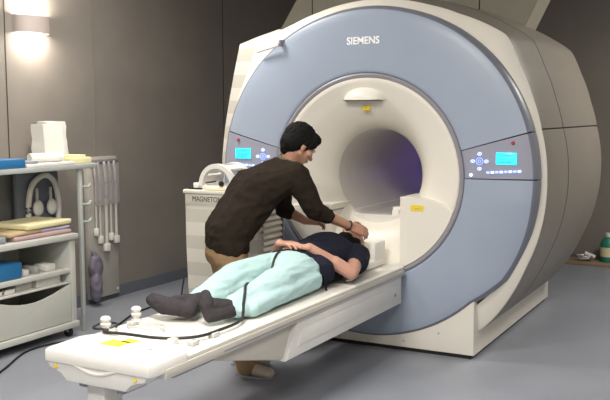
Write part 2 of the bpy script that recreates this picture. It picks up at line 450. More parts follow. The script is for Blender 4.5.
# docking blocks either side of the table slot
def block(s):
    pts = [(.258, 1.055), (.34, 1.058), (.43, 1.05), (.52, 1.03), (.59, 1.003), (.632, .975)]
    if s < 0: pts = [(.25, .98), (.42, .98), (.60, .965), (.63, .955)]
    a0 = math.degrees(math.atan2(pts[-1][1]-ZC, pts[-1][0])); a1 = -math.degrees(math.acos(.258/.662))
    for i in range(1, 25):
        a = math.radians(a0+(a1-a0)*i/24); pts.append((.662*math.cos(a), ZC+.662*math.sin(a)))
    pts = [(s*x, z) for x, z in pts]
    bm = bmesh.new(); prism(bm, pts, -.016, .30, 'y', .007)
    return fin('docking_block', bm, cream, mri, angle=35)
bR = block(1); bL = block(-1)
mbox('block_lip', (-.42, -.02, .945), (-.240, .52, .985), cream, mri, .007)
mbox('lip_groove', (-.262, -.01, .935), (-.2470, .50, .946), trim_m, mri, 0)
bm = bmesh.new(); pts = [(.345*math.sin(math.radians(a)), ZC-.345*math.cos(math.radians(a))) for a in range(-32, 33, 4)]
prism(bm, [(-.182, .935)]+pts+[(.182, .935), (.165, .912), (.12, .9), (-.12, .9), (-.165, .912)], .19, 1.9, 'y', .004); fin('bore_bed', bm, white_m, mri)
bm = bmesh.new(); box(bm, (.09, .26, .90), (.17, .38, .955), .006); box(bm, (.10, .23, .90), (.15, .30, .935), .004); fin('bed_latch', bm, white_m, mri)
# hood over the laser slit
bm = bmesh.new(); bmesh.ops.create_icosphere(bm, subdivisions=4, radius=1)
for v in bm.verts: v.co = V((v.co.x*.155-.02, v.co.y*.085+.035, max(0, v.co.z)*.09+1.70))
fin('laser_hood', bm, cream, mri, angle=60)
mbox('laser_slit', (-.15, -.038, 1.695), (.11, .04, 1.701), black_m, mri, 0)
o = mbox('warning_label', (-.037, .032, 1.628), (.015, .040, 1.662), yel_m, mri, 0, Matrix.Rotation(-.45, 3, 'X'))
text('warning_mark', '!', (-.011, .030, 1.645), .03, letter_dark, o)
o = mbox('warning_label', (.335, -.0185, .968), (.425, -.0165, 1.005), yel_m, mri, 0)
text('warning_mark', '-----', (.38, -.0195, .986), .02, letter_dark, o, sx=1.2)
text('lettering', 'SIEMENS', (-.012, -.0215, 2.093), .068, lettering_m, mri, bold=.0016, sx=.95)
# handle rod on the upper left shoulder
bm = bmesh.new(); tube(bm, [(-.825, -.045, 2.05), (-.645, -.06, 2.087)], .011, 10); h = fin('handle', bm, white_m, mri)
bm = bmesh.new(); box(bm, (-.648, -.055, 2.08), (-.632, .01, 2.125), .003); box(bm, (-.648, -.02, 2.115), (-.625, .01, 2.13), .003); fin('bracket', bm, trim_m, h)
# control panels: screen, red button, key cluster, row of keys
for s, panel in ((1, cpR), (-1, cpL)):
    X = (lambda x: x) if s == 1 else (lambda x: -x)
    yy = -.0205
    a, b2 = sorted((X(.905), X(1.035)))
    sc = mbox('display_screen', (a, yy-.004, 1.287), (b2, yy+.003, 1.362), screen_m, panel, .001)
    bm = bmesh.new()
    for z in (1.345, 1.315, 1.30): box(bm, (a+.015, yy-.0048, z), (b2-.03, yy-.0040, z+.004))
    fin('screen_text', bm, bluep_m, sc, False)
    bm = bmesh.new(); lathe(bm, [(.011, -.02), (.011, -.026), (.008, -.029)], (X(1.01), 0, 1.423), 'y', 14); fin('stop_button', bm, red_m, panel)
    cx, cz = X(.80), 1.305
    for dx, dz in ((0, .047), (0, -.047), (.044, 0), (-.044, 0)):
        bm = bmesh.new()
        n = 18; rr = .0125
        tube(bm, [(cx+dx+rr*math.cos(2*PI*k/n), yy-.003, cz+dz+rr*.75*math.sin(2*PI*k/n)) for k in range(n)], .0017, 6, True)
        q = math.atan2(dz, dx)
        bm2 = [(cx+dx+.006*math.cos(q+j*2.094), cz+dz+.005*math.sin(q+j*2.094)) for j in range(3)]
        prism(bm, bm2, yy-.005, yy, 'y'); fin('arrow_key', bm, ledw_m, panel)
    bm = bmesh.new()
    for rr in (.022, .009):
        tube(bm, [(cx+rr*math.cos(2*PI*k/20), yy-.003, cz+rr*math.sin(2*PI*k/20)) for k in range(20)], .002, 6, True)
    fin('ring_key', bm, led_m, panel)
    bm = bmesh.new(); lathe(bm, [(.011, -.018), (.011, -.025), (.008, -.027)], (X(.745), 0, 1.217), 'y', 16); fin('round_key', bm, ledw_m, panel)
    for k in range(8):
        x = .845+.0285*k; a, b2 = sorted((X(x), X(x+.021)))
        kk = mbox('small_key', (a, yy-.005, 1.228+.0018*k), (b2, yy, 1.242+.0018*k), ledw_m if k % 2 else led_m, panel, .001)
# glow of the bore lighting: a blue-violet lamp strip deep inside the tunnel
bm = bmesh.new(); tube(bm, [(-.1, 1.35, ZC+.285), (-.1, 1.75, ZC+.285)], .01, 8); fin('bore_lamp', bm, led_m, mri)
l = bpy.data.lights.new('bore_light', 'POINT'); l.energy = .35; l.color = (.35, .22, 1.0); l.shadow_soft_size = .06
o = bpy.data.objects.new('bore_light', l); o.location = (.12, 1.8, ZC+.02); C.objects.link(o)

# ------------------------------------------------------------------ patient table
tb = thing('patient_table', 'long white cantilevered patient table sticking out of the scanner', 'patient table', (0, -1.4, 0))
ZT = .60
bm = bmesh.new()
prism(bm, [(-.292, .572), (.292, .572), (.298, .590), (.285, ZT), (.20, ZT), (.14, .594), (-.14, .594), (-.20, ZT), (-.285, ZT), (-.298, .590)], -2.45, -.035, 'y')
fin('tabletop', bm, table_m, tb, angle=30)
for s in (-1, 1):
    bm = bmesh.new(); prism(bm, [(s*.26, .535), (s*.307, .535), (s*.312, .552), (s*.307, .573), (s*.26, .573)], -2.62, -.05, 'y')
    r = fin('side_rail', bm, rail_m, tb, angle=30)
    bm = bmesh.new(); box(bm, (s*.31-.003, -2.2, .548), (s*.31+.003, -.06, .554)); fin('rail_groove', bm, trim_m, r, False)
mbox('under_channel', (-.255, -2.5, .50), (.255, -.06, .545), trim_m, tb, .004)
bm = bmesh.new(); prism(bm, [(-1.62, .35), (-.07, .35), (-.07, .535), (-1.50, .535)], -.298, .298, 'x', .01); hb = fin('lift_housing', bm, house_m, tb, angle=30)
for s in (-1, 1):
    bm = bmesh.new(); prism(bm, [(-1.50, .405), (-.12, .405), (-.12, .49), (-1.46, .49)], s*.296, s*.304, 'x', .003); fin('side_panel', bm, house_m, hb, angle=30)
bm = bmesh.new(); lathe(bm, [(.012, .30), (.012, .308), (.006, .309)], (0, -.20, .43), 'x', 14); fin('release_knob', bm, trim_m, hb)
bm = bmesh.new(); prism(bm, [(-1.66, .365), (-1.5, .355), (-1.5, .535), (-2.25, .535), (-2.2, .50)], -.27, .27, 'x', .006); fin('rear_housing', bm, rail_m, tb, angle=30)
# end plate with chamfered corners
bm = bmesh.new()
prism(bm, [(-.283, -2.67), (-.268, -2.705), (.285, -2.705), (.302, -2.67), (.303, -2.47), (.24, -2.38), (-.24, -2.38), (-.29, -2.47)], .558, .612, 'z', .007)
ep = fin('end_plate', bm, table_m, tb, angle=30)
bm = bmesh.new(); prism(bm, [(-.27, .56), (.27, .56), (.26, .535), (.235, .525), (.185, .52), (.165, .482), (-.165, .482), (-.185, .52), (-.235, .525), (-.26, .535)], -2.695, -2.40, 'y', .006); ch = fin('end_housing', bm, house_m, tb, angle=30)
bm = bmesh.new()
pts = [(-.11+.22*k/14, .562-.026*math.sin(PI*k/14)) for k in range(15)]
tube(bm, [(x, -2.694, z) for x, z in pts], .010, 10); fin('grip', bm, table_m, ch)
for x in (-.215, .215):
    bm = bmesh.new(); lathe(bm, [(.008, -2.703), (.008, -2.694)], (x, 0, .541), 'y', 12); fin('screw', bm, yel_m, ch)
for lo, hi in (((-.12, -2.425, .6135), (-.01, -2.485, .6135)), ((-.05, -2.50, .6135), (.0, -2.55, .6135))): pass
bm = bmesh.new(); box(bm, (-.115, -2.54, .612), (-.005, -2.455, .6132)); box(bm, (-.055, -2.47, .612), (.01, -2.415, .6132)); fin('yellow_sticker', bm, yel_m, ep, False)
bm = bmesh.new(); box(bm, (.13, -2.52, .612), (.155, -2.50, .6132)); fin('mark', bm, greyp_m, ep, False)
mbox('support_column', (-.12, -2.62, 0), (-.02, -2.50, .49), house_m, tb, .01)
for x in (-.16, .05):
    mbox('bracket', (x-.022, -2.6, .43), (x+.022, -2.45, .49), trim_m, tb, .004)
for x, y in ((.235, -2.33), (.235, -2.17), (-.235, -2.17)):
    mbox('strap_clip', (x-.018, y-.025, ZT), (x+.018, y+.025, ZT+.022), clear_m, tb, .004)
mbox('connector', (.13, -2.38, ZT), (.165, -2.34, ZT+.028), house_m, tb, .004)
# head coil base around the patient's head
hc = thing('head_coil', 'white open head coil base at the bore end of the patient table', 'head coil', (0, -.2, ZT))
mbox('coil_base', (-.17, -.34, ZT), (.17, -.05, ZT+.05), white_m, hc, .01)
mbox('side_wall', (.125, -.22, ZT+.045), (.17, -.05, ZT+.165), white_m, hc, .01)
mbox('side_wall', (-.17, -.22, ZT+.045), (-.125, -.05, ZT+.165), white_m, hc, .01)
mbox('end_wall', (-.13, -.085, ZT+.045), (.13, -.05, ZT+.15), white_m, hc, .008)
mbox('cushion', (-.11, -.33, ZT+.045), (.11, -.1, ZT+.085), house_m, hc, .015)

def knob(x, y, lab):
    t = thing('white_plug', lab, 'plug', (x, y, ZT), 'white double-bulb plugs on the table')
    bm = bmesh.new(); lathe(bm, [(.024, 0), (.024, .012), (.016, .016), (.015, .022), (.024, .030), (.026, .040), (.018, .048)], (x, y, ZT), 'z', 16); fin('plug_body', bm, white_m, t)
    bm = bmesh.new(); lathe(bm, [(.013, .046), (.023, .054), (.025, .064), (.018, .073), (.006, .076)], (x, y, ZT), 'z', 16); fin('plug_cap', bm, white_m, t)
knob(-.262, -2.33, 'white double-bulb plug nearest the table end with the black cord looped at it')
knob(-.27, -2.10, 'white double-bulb plug further from the table end, nearer the dark sock')
bm = bmesh.new(); c0 = V((-.14, -2.19, ZT+.012))
tube(bm, [c0+V((.10*math.cos(2*PI*k/28), .055*math.sin(2*PI*k/28), .004*math.sin(6*PI*k/28))) for k in range(28)], .005, 6, True)
tag(fin('coiled_tube', bm, clear_m), 'loop of pale clear tubing lying on the white table by the plugs', 'tubing')

# ------------------------------------------------------------------ people helpers
def hand(W, f, n, th, L=.175, curl=(.25, .3, .3), spread=.12, thumb=.7, k=1.0):
    """W wrist, f forward, n palm normal, th thumb side"""
    W, f, n, th = V(W), V(f).normalized(), V(n), V(th)
    n = (n-f*n.dot(f)).normalized(); th = (th-f*th.dot(f)-n*th.dot(n)).normalized()
    P = []; pl = L*.5
    kn = []
    for i, (off, ln, r) in enumerate(((.030, .40, .0092), (.010, .45, .0095), (-.010, .42, .009), (-.029, .33, .0078))):
        K = W+f*(pl*(1 if i in (1, 2) else .95))+th*off*k
        P.append(cap(W+th*off*.6*k, K, .0165*k, .0115*k)); kn.append(K)
        d = (f+th*off/.03*spread*.6).normalized(); p = K; ang = 0
        for j, fr_ in enumerate((.45, .31, .24)):
            ang += curl[j]+(.05*i)
            dd = (d*math.cos(ang)+n*math.sin(ang)).normalized()
            q = p+dd*(ln*L*fr_); P.append(cap(p, q, r*k*(1-.08*j), r*k*(1-.08*(j+1)))); p = q
    P.append(cap(kn[0], kn[3], .0105*k, .0095*k))
    b0 = W+f*.015+th*.018*k; t1 = b0+(f*.55+th*thumb+n*.25).normalized()*.04; t2 = t1+(f*.85+th*thumb*.55+n*.3).normalized()*.032; t3 = t2+(f+th*.15+n*.35).normalized()*.024
    P += [cap(b0, t1, .015*k, .0115*k), cap(t1, t2, .0112*k, .0095*k), cap(t2, t3, .0095*k, .0078*k)]
    return P
def head_prims(c, R):
    def T(x, y, z): return V(c)+R @ V((x, y, z))
    P = [ell(T(0, -.012, .02), (.074, .094, .088), R), ell(T(0, .03, -.03), (.058, .060, .072), R), ell(T(0, .048, -.078), (.034, .032, .026), R),
         cap(T(0, .088, .0), T(0, .108, -.028), .008, .0135), cap(T(-.012, .092, -.032), T(.012, .092, -.032), .009),
         cap(T(-.045, .078, .016), T(.045, .078, .016), .012), cap(T(-.02, .085, -.055), T(.02, .085, -.055), .0085), cap(T(-.016, .082, -.066), T(.016, .082, -.066), .009)]
    for s in (-1, 1):
        P.append(ell(T(s*.076, -.008, -.012), (.009, .018, .031), R @ Matrix.Rotation(s*.25, 3, 'Z')))
        P.append(ell(T(s*.05, .055, -.018), (.022, .026, .024), R))
        P.append(cap(T(s*.055, .0, -.05), T(s*.022, .06, -.085), .020, .016))
    return P, T
def face_bits(T, parent, R, m_hair):
    for s in (-1, 1):
        bm = bmesh.new(); bmesh.ops.create_icosphere(bm, subdivisions=2, radius=1)
        for v in bm.verts: v.co = T(s*.030+v.co.x*.012, .079+v.co.y*.010, .0+v.co.z*.006)
        fin('eye', bm, paper_m, parent)
        bm = bmesh.new(); tube(bm, [T(s*.015, .092, .02), T(s*.03, .092, .025), T(s*.046, .082, .020)], .0035, 6); fin('eyebrow', bm, m_hair, parent)
    bm = bmesh.new(); tube(bm, [T(-.022, .091, -.060), T(0, .098, -.0595), T(.022, .091, -.060)], .003, 6); fin('lips', bm, pink_m, parent)

# ------------------------------------------------------------------ patient lying on the table
def build_patient():
    t = thing('person', 'person lying on the table in navy shirt, pale teal trousers and grey socks', 'person', (0, -1.0, ZT))
    DY = .05
    R = Matrix.Rotation(PI/2-.1, 3, 'X')         # face up: local y -> +z, local z -> +y
    hcn = V((0, -.235, .765))
    HP, T = head_prims(hcn, R)
    S = lambda s: (s*.175, -.485, .735)
    body = HP+[cap((0, -.33, .74), (0, -.44, .735), .058, .065)]
    body += [ell((0, -.66, .73), (.16, .26, .095)), ell((0, -1.02, .705), (.155, .15, .09)), cap(S(-1), S(1), .06)]
    EL, WL = V((.275, -.80, .672)), V((.075, -.955, .832))
    ER, WR = V((-.275, -.78, .68)), V((-.11, -.975, .845))
    body += chain([S(1), EL, WL], [.052, .042, .028]); body += chain([S(-1), ER, WR], [.052, .042, .028])
    body += [cap(EL, EL+(WL-EL)*.4, .042, .043), cap(ER, ER+(WR-ER)*.4, .042, .043)]
    body += hand(WL, (-.85, -.28, .06), (0, 0, -1), (-.2, .9, 0), curl=(.12, .18, .2), k=1.05)
    body += hand(WR, (.80, -.25, .10), (0, 0, -1), (.2, .9, 0), curl=(.15, .2, .25), k=1.05)
    for s, kn, an in ((1, (.125, -1.45, .72), (.125, -1.84, .662)), (-1, (-.13, -1.45, .72), (-.115, -1.83, .662))):
        body += chain([(s*.085, -1.05, .70), kn, an], [.078, .052, .036])
    blob('body', body, skin2_m, t, .0048, 3)
    face_bits(T, t, R, hair_m)
    blob('hair', [ell(T(0, -.03, .03), (.086, .088, .096), R), ell(T(0, .01, .085), (.066, .06, .034), R)], hair_m, t, .006, 2, wrinkle(.003, (40, 40, 40)))
    # navy shirt with short sleeves
    P = [ell((0, -.68, .738), (.185, .28, .118)), ell((0, -.60, .755), (.165, .20, .118)), ell((0, -.86, .735), (.168, .17, .118)),
         hull((-.17, -.50, .725, .073), (.17, -.50, .725, .073), (-.10, -.40, .725, .055), (.10, -.40, .725, .055)),
         hull((.18, -.50, .725, .073), (.235, -.635, .70, .066)), hull((-.18, -.50, .725, .073), (-.235, -.635, .70, .066)),
         hull((.15, -.96, .70, .085), (-.15, -.96, .70, .085), (0, -.90, .74, .09)), hull((-.14, -.62, .665, .055), (.14, -.62, .665, .055), (.13, -1.0, .66, .05), (-.13, -1.0, .66, .05))]
    sh = blob('shirt', P, navy_m, t, .007, 4, wrinkle(.004, (9, 14, 9), 3))
    # pale teal trousers
    P = [ell((0, -1.06, .712), (.19, .16, .108)), hull((-.10, -1.0, .70, .085), (.10, -1.0, .70, .085), (.1, -1.12, .69, .08), (-.1, -1.12, .69, .08))]
    for s, kx, ye in ((1, .135, -1.83), (-1, -.14, -1.77)):
        if s > 0: P += [hull((.19, -1.5, .66, .048), (.10, -1.5, .66, .048), (.195, -1.78, .650, .045), (.11, -1.82, .650, .04))]
        P += [hull((s*.10, -1.08, .71, .098), (kx, -1.43, .715, .084)), hull((kx, -1.43, .715, .084), (s*.125, -1.66, .675, .068)),
              hull((s*.125, -1.62, .68, .070), (s*.12+s*.005, ye, .662, .058)),
              hull((s*.10, -1.1, .68, .07), (s*.17, -1.1, .672, .06), (s*.19, -1.5, .665, .052), (s*.09, -1.5, .665, .055)),
              hull((s*.165, -1.5, .662, .05), (s*.09, -1.5, .662, .05), (s*.165, ye, .652, .042), (s*.09, ye, .652, .042))]
    tr = blob('trousers', P, teal_m, t, .007, 4, wrinkle(.0045, (20, 6, 20), 11))
    # waistband and hem lines
    # socks: left foot upright, right foot turned outwards
    def sock(an, heel, ball, toe, nm='sock', k=1):
        an, heel, ball, toe = V(an), V(heel), V(ball), V(toe)
        P = [cap(an+V((0, .13, .008)), an, .042, .040), cap(an, heel, .038, .034), cap(heel, heel.lerp(ball, .5), .033, .032), cap(an+(toe-heel).normalized()*.02, ball, .034, .032),
             cap(heel.lerp(ball, .5), ball, .033, .037), cap(ball, toe, .036, .024)]
        sd = (toe-heel).cross(an-heel).normalized()
        P += [cap(ball+sd*.016, toe+sd*.02-(toe-heel).normalized()*.018, .026, .018), cap(ball-sd*.014, toe-sd*.018-(toe-heel).normalized()*.006, .026, .017)]
        P = [(q[0], q[1], q[2], q[3]*(k if i else 1), q[4]*(k if i else 1)) for i, q in enumerate(P)]
        return blob(nm, P, sock_m, t, .005, 3, wrinkle(.0022, (22, 30, 26), 5))
    sock((.125, -1.875, .652), (.085, -1.985, .642), (.065, -1.985, .70), (.055, -1.975, .742))
    sock((-.105, -1.85, .662), (-.055, -1.965, .652), (-.17, -2.01, .672), (-.245, -2.01, .692), k=1.22)
    return t, sh, tr
pat, shirt, trous = build_patient()

# ------------------------------------------------------------------ man leaning over the table
def build_man():
    t = thing('person', 'black-haired man in dark brown sweater and khaki trousers bending over the patient', 'person', (-.45, -.93, 0))
    f = V((.66, .75, 0)).normalized(); rt = V((f.y, -f.x, 0))
    hip = V((-.545, -.88, .87)); che = V((-.43, -.725, 1.13)); nk = V((-.265, -.61, 1.285))
    hd = V((-.195, -.565, 1.405))
    # head frame: facing f, pitched down
    yaw = math.atan2(-f.x, f.y)+.10
    R = (Matrix.Rotation(yaw, 3, 'Z') @ Matrix.Rotation(-.62, 3, 'X'))
    HP, T = head_prims(hd, R)
    shR = nk+rt*.165+V((0, 0, -.055)); shL = nk-rt*.165+V((0, 0, -.055))
    elR, wrR = V((-.065, -.62, 1.01)), V((.07, -.375, .885))
    elL, wrL = V((-.38, -.46, .985)), V((-.25, -.40, .91))
    body = HP+[cap(nk+V((0, 0, -.03)), T(0, -.03, -.06), .058, .054)]
    body += [hull((*hip, .12), (*che, .12)), hull((*(che+rt*.06), .11), (*(che-rt*.06), .11), (*shR, .05), (*shL, .05))]
    body += chain([shR, elR, wrR], [.05, .042, .028]); body += chain([shL, elL, wrL], [.05, .042, .028])
    body += hand(wrR, (.55, .65, -.30), (-.6, .3, -.5), (-.1, .1, .9), curl=(.25, .3, .3), k=1.08, thumb=.8)
    body += hand(wrL, (.95, .12, -.02), (.3, -.5, -.8), (.0, -.5, .65), curl=(.3, .3, .3), k=1.08, thumb=.8)
    kR, aR = hip+rt*.11+V((.05, -.02, -.42)), V((-.37, -.96, .10))
    kL, aL = hip-rt*.11+V((.04, .0, -.42)), V((-.52, -.77, .10))
    body += chain([hip+rt*.09+V((0, 0, -.04)), kR, aR], [.08, .055, .04]); body += chain([hip-rt*.09+V((0, 0, -.04)), kL, aL], [.08, .055, .04])
    blob('body', body, skin_m, t, .005, 3)
    face_bits(T, t, R, hair_m)
    hp = [ell(T(0, -.030, .045), (.094, .108, .098), R), ell(T(0, -.065, .0), (.086, .068, .088), R), ell(T(0, .045, .085), (.070, .055, .038), R)]
    for s in (-1, 1):
        hp += [ell(T(s*.062, .0, .048), (.026, .072, .048), R), cap(T(s*.070, .025, .045), T(s*.072, .020, .012), .014, .009)]
    hp += [cap(T(0, -.085, -.03), T(0, -.075, -.075), .045, .030)]
    blob('hair', hp, hair_m, t, .006, 2, wrinkle(.005, (38, 38, 38), 2))
    # sweater
    side = lambda p, a: p+rt*a
    P = [hull((*side(hip, .075), .128), (*side(hip, -.075), .128), (*side(che, .09), .138), (*side(che, -.09), .138)),
         hull((*side(hip+V((0, 0, -.06)), .08), .122), (*side(hip+V((0, 0, -.06)), -.08), .122), (*side(hip, .08), .115), (*side(hip, -.08), .115)),
         hull((*side(che, .09), .128), (*side(che, -.09), .128), (*shR, .075), (*shL, .075), (*(nk+V((-.05, -.05, -.03))), .08)),
         hull((*(nk+V((0, 0, -.05))), .085), (*(nk+V((.01, .01, -.005))), .064)),
         hull((*shR, .082), (*(shR.lerp(elR, .5)), .074)), hull((*(shR.lerp(elR, .5)), .074), (*elR, .060)), hull((*elR, .056), (*(elR.lerp(wrR, .35)), .046)),
         hull((*shL, .076), (*(shL.lerp(elL, .5)), .066)), hull((*(shL.lerp(elL, .5)), .066), (*elL, .055)), hull((*elL, .055), (*(elL.lerp(wrL, .25)), .045))]
    sw = blob('sweater', P, sweater_m, t, .007, 4, wrinkle(.006, (9, 9, 15), 21))
    # cuffs & collar
    for (e, wv, k, r) in ((elR, wrR, .36, .043), (elL, wrL, .26, .043)):
        c = e.lerp(wv, k); d = (wv-e).normalized(); a = d.orthogonal().normalized(); b2 = d.cross(a)
        bm = bmesh.new(); tube(bm, [c+(a*math.cos(2*PI*j/20)+b2*math.sin(2*PI*j/20))*r for j in range(20)], .008, 6, True); fin('cuff', bm, sweater_m, t)
    d = (T(0, -.03, -.06)-nk).normalized(); a = d.orthogonal().normalized(); b2 = d.cross(a); c = nk+d*.042
    bm = bmesh.new(); tube(bm, [c+(a*math.cos(2*PI*j/24)+b2*math.sin(2*PI*j/24))*.064 for j in range(24)], .013, 8, True); fin('collar', bm, collar_m, t)
    # trousers
    h2 = hip+V((0, 0, -.03))
    P = [hull((*side(h2, .07), .09), (*side(h2, -.07), .09), (*side(h2+V((-.015, -.01, -.10)), .08), .106), (*side(h2+V((-.015, -.01, -.10)), -.08), .106))]
    for s, kk, aa in ((1, kR, aR), (-1, kL, aL)):
        P += [hull((*side(h2+V((0, 0, -.08)), s*.08), .106), (*kk, .080)), hull((*kk, .080), (*(aa+V((0, 0, .03))), .068)), hull((*(aa+V((0, 0, .03))), .068), (*(aa+V((.01, 0, -.03))), .066))]
    blob('trousers', P, khaki_m, t, .0075, 4, wrinkle(.006, (12, 12, 6), 31))
    for aa, dr in ((aR, V((.97, .10, 0))), (aL, V((.9, .4, 0)))):
        dr = dr.normalized(); sdv = V((-dr.y, dr.x, 0)); z0 = .045
        b0 = V((aa.x, aa.y, 0))-dr*.03
        P = [hull((*(b0+V((0, 0, z0+.02))), .038), (*(b0+dr*.10+V((0, 0, z0))), .036), (*(b0+dr*.19+sdv*.012+V((0, 0, .035))), .030), (*(b0+dr*.19-sdv*.012+V((0, 0, .035))), .030)),
             hull((*(b0+V((0, 0, z0))), .038), (*(b0+V((0, 0, .10))), .040))]
        s = blob('shoe', P, shoe_m, t, .006, 3)
        bm = bmesh.new(); N = 24; out = []
        for j in range(N):
            an = 2*PI*j/N; ww = .042 if math.cos(an) > 0 else .036
            p = b0+dr*(.085+.128*math.cos(an))+sdv*ww*math.sin(an); out.append((p.x, p.y))
        prism(bm, out, 0, .014, 'z', .003); fin('sole', bm, greyp_m, s)
    # watch on the right wrist
    c = elR.lerp(wrR, .93); dd = (wrR-elR).normalized(); a = dd.orthogonal().normalized(); b2 = dd.cross(a)
    bm = bmesh.new(); tube(bm, [c+(a*math.cos(2*PI*j/20)+b2*math.sin(2*PI*j/20))*.031 for j in range(20)], .0055, 6, True); fin('watch_strap', bm, black_m, t)
    return t
man = build_man()

# ------------------------------------------------------------------ cords (laid onto what they touch)
def bvh(o):
    me = o.data; off = V((0, 0, 0)); p = o
    vs = [v.co for v in me.vertices]     # meshes are in world coordinates
    return BVHTree.FromPolygons([tuple(v) for v in vs], [tuple(p.vertices) for p in me.polygons])
trees = [bvh(shirt), bvh(trous)]
def drop(x, y, base=ZT, r=.006):
    z = base
    for tr in trees:
        h = tr.ray_cast(V((x, y, 2)), V((0, 0, -1)))
        if h[0] is not None: z = max(z, h[0].z)
    return V((x, y, z+r))
path = [(-.262+.04, -2.36), (-.21, -2.40), (-.10, -2.38), (.05, -2.375), (.16, -2.33), (.225, -2.25), (.235, -2.12), (.235, -2.0), (.215, -1.90)]
low = spline([V((x, y, ZT+.022)) for x, y in path], 5)
top = [(.16, -1.79), (.11, -1.70), (.06, -1.58), (.02, -1.45), (-.01, -1.3), (-.03, -1.18), (-.04, -1.10)]
pp = spline([V((x, y, 0)) for x, y in [(.215, -1.90)]+top], 6)
hi = [drop(p.x, p.y) for p in pp[1:]]
allp = low+hi
nl = len(low)
for _ in range(2): allp = [allp[0]]+[(allp[i-1]+allp[i]*2+allp[i+1])/4 for i in range(1, len(allp)-1)]+[allp[-1]]
allp = [p if i < nl else V((p.x, p.y, max(p.z, drop(p.x, p.y, r=.004).z))) for i, p in enumerate(allp)]
bm = bmesh.new(); tube(bm, allp, .0075, 8)
loop = spline([V((-.222, -2.36, ZT+.022)), V((-.30, -2.37, ZT+.024)), V((-.315, -2.30, ZT+.03)), V((-.25, -2.27, ZT+.03)), V((-.215, -2.31, ZT+.026))], 6)
tube(bm, loop, .0062, 8)
tag(fin('cord', bm, black_m), 'black cord running from the table end across the pale teal trousers', 'cord')
bm = bmesh.new(); tube(bm, [p+V((0, 0, 0)) for p in [drop(.01+.23*math.sin(a), -1.005-.03*math.cos(a)+.0, r=.004) for a in [(-1.2+2.4*k/30) for k in range(31)]]], .006, 6)
fin('waist_cord', bm, navy_m, pat)
bm = bmesh.new(); tube(bm, spline([(-1.60, -1.95, .008), (-1.80, -1.55, .008), (-1.97, -1.22, .008), (-1.97, -.98, .008), (-1.86, -.72, .008), (-1.9, -.40, .008), (-2.05, 0, .008), (-2.1, .35, .008), (-2.12, .62, .008), (-2.14, .82, .008)], 8), .007, 6)
tag(fin('cord', bm, black_m), 'black cable snaking along the floor between cabinet and table', 'cord')
bm = bmesh.new(); tube(bm, spline([(-1.24, -.50, .008), (-1.245, -.48, .15), (-1.235, -.45, .3), (-1.215, -.435, .45)], 8), .006, 6)
tag(fin('cord', bm, black_m), 'black cable hanging down the left edge of the striped console', 'cord')

# ------------------------------------------------------------------ console beside the scanner
cs = thing('coil_cabinet', 'tall cream console with striped front beside the scanner, behind the standing man', 'console', (-.95, -.25, 0))
X0, X1, Y0, Y1, ZZ = -1.205, -.60, -.42, -.10, 1.085
bm = bmesh.new()
prism(bm, [(X0+.05, 0), (X0+.02, .3), (X0+.005, .7), (X0, ZZ-.03), (X1, ZZ-.03), (X1, 0)], Y0, Y1, 'y', .006); fin('carcass', bm, stripe, cs, angle=30)
mbox('top_plate', (X0-.012, Y0-.012, ZZ-.03), (X1+.012, Y1+.005, ZZ), cream, cs, .008)
mbox('name_band', (X0+.004, Y0-.004, ZZ-.11), (X1-.004, Y0+.01, ZZ-.032), band_a, cs, .002)
text('lettering', 'MAGNETOM', (X0+.19, Y0-.006, ZZ-.066), .052, letter_dark, cs, sx=.85)
bm = bmesh.new()
for k in range(14): box(bm, (X1, Y0+.04, .42+.042*k), (X1+.02, Y1-.03, .445+.042*k), .004, Matrix.Rotation(-.5, 3, 'Y'))
fin('louvre_panel', bm, white_m, cs)
mbox('corner_strip', (X1-.005, Y1-.02, .02), (X1+.022, Y1, ZZ-.04), greyp_m, cs, .003)
# arched coil standing on it
ac = thing('arch_coil', 'white arched coil with slotted sides standing on the striped console', 'coil', (-1.0, -.28, ZZ))
def arch(bm, y0, y1, r0, r1, cx, z0, a0=0, a1=180, n=24, sq=1.0):
    rows = []
    for i in range(n+1):
        a = math.radians(a0+(a1-a0)*i/n)
        rows.append([bm.verts.new((cx+r*math.cos(a), y, z0+r*math.sin(a)*sq)) for r, y in ((r0, y0), (r1, y0), (r1, y1), (r0, y1))])
    for A, B in zip(rows, rows[1:]):
        for k in range(4): bm.faces.new((A[k], A[(k+1) % 4], B[(k+1) % 4], B[k]))
    bm.faces.new(rows[0]); bm.faces.new(rows[-1][::-1])
bm = bmesh.new(); arch(bm, -.40, -.36, .115, .145, -.955, ZZ+.03, -5, 185, sq=1.05); fin('end_ring', bm, white_m, ac); bm = bmesh.new(); arch(bm, -.18, -.14, .115, .145, -.955, ZZ+.03, -5, 185, sq=1.05)
fin('end_ring', bm, white_m, ac)
for a in (20, 62, 98, 128, 160):
    bm = bmesh.new(); arch(bm, -.37, -.17, .12, .14, -.955, ZZ+.03, a-11, a+11, 6, 1.05); fin('rung', bm, white_m, ac)
mbox('foot', (-1.135, -.40, ZZ), (-.835, -.14, ZZ+.03), white_m, ac, .008)
bm = bmesh.new(); lathe(bm, [(.018, -.412), (.018, -.398)], (-.905, 0, ZZ+.045), 'y', 14); fin('socket', bm, black_m, ac)
t = thing('cup_tray', 'small dark tray with a white cup lid on the console top', 'tray', (-1.13, -.36, ZZ))
bm = bmesh.new(); box(bm, (-1.19, -.415, ZZ), (-1.07, -.405+.06, ZZ+.012), .004); fin('tray', bm, black_m, t)
bm = bmesh.new(); lathe(bm, [(.028, 0), (.03, .028), (.026, .034)], (-1.12, -.385, ZZ+.012), 'z', 18); fin('lid', bm, white_m, t)
bm = bmesh.new(); box(bm, (-1.03, -.428, ZZ+.0005), (-.86, -.404, ZZ+.010), .002); tag(fin('note_pad', bm, yelp_m), 'pale yellow note pad lying in front of the arched coil', 'note pad')

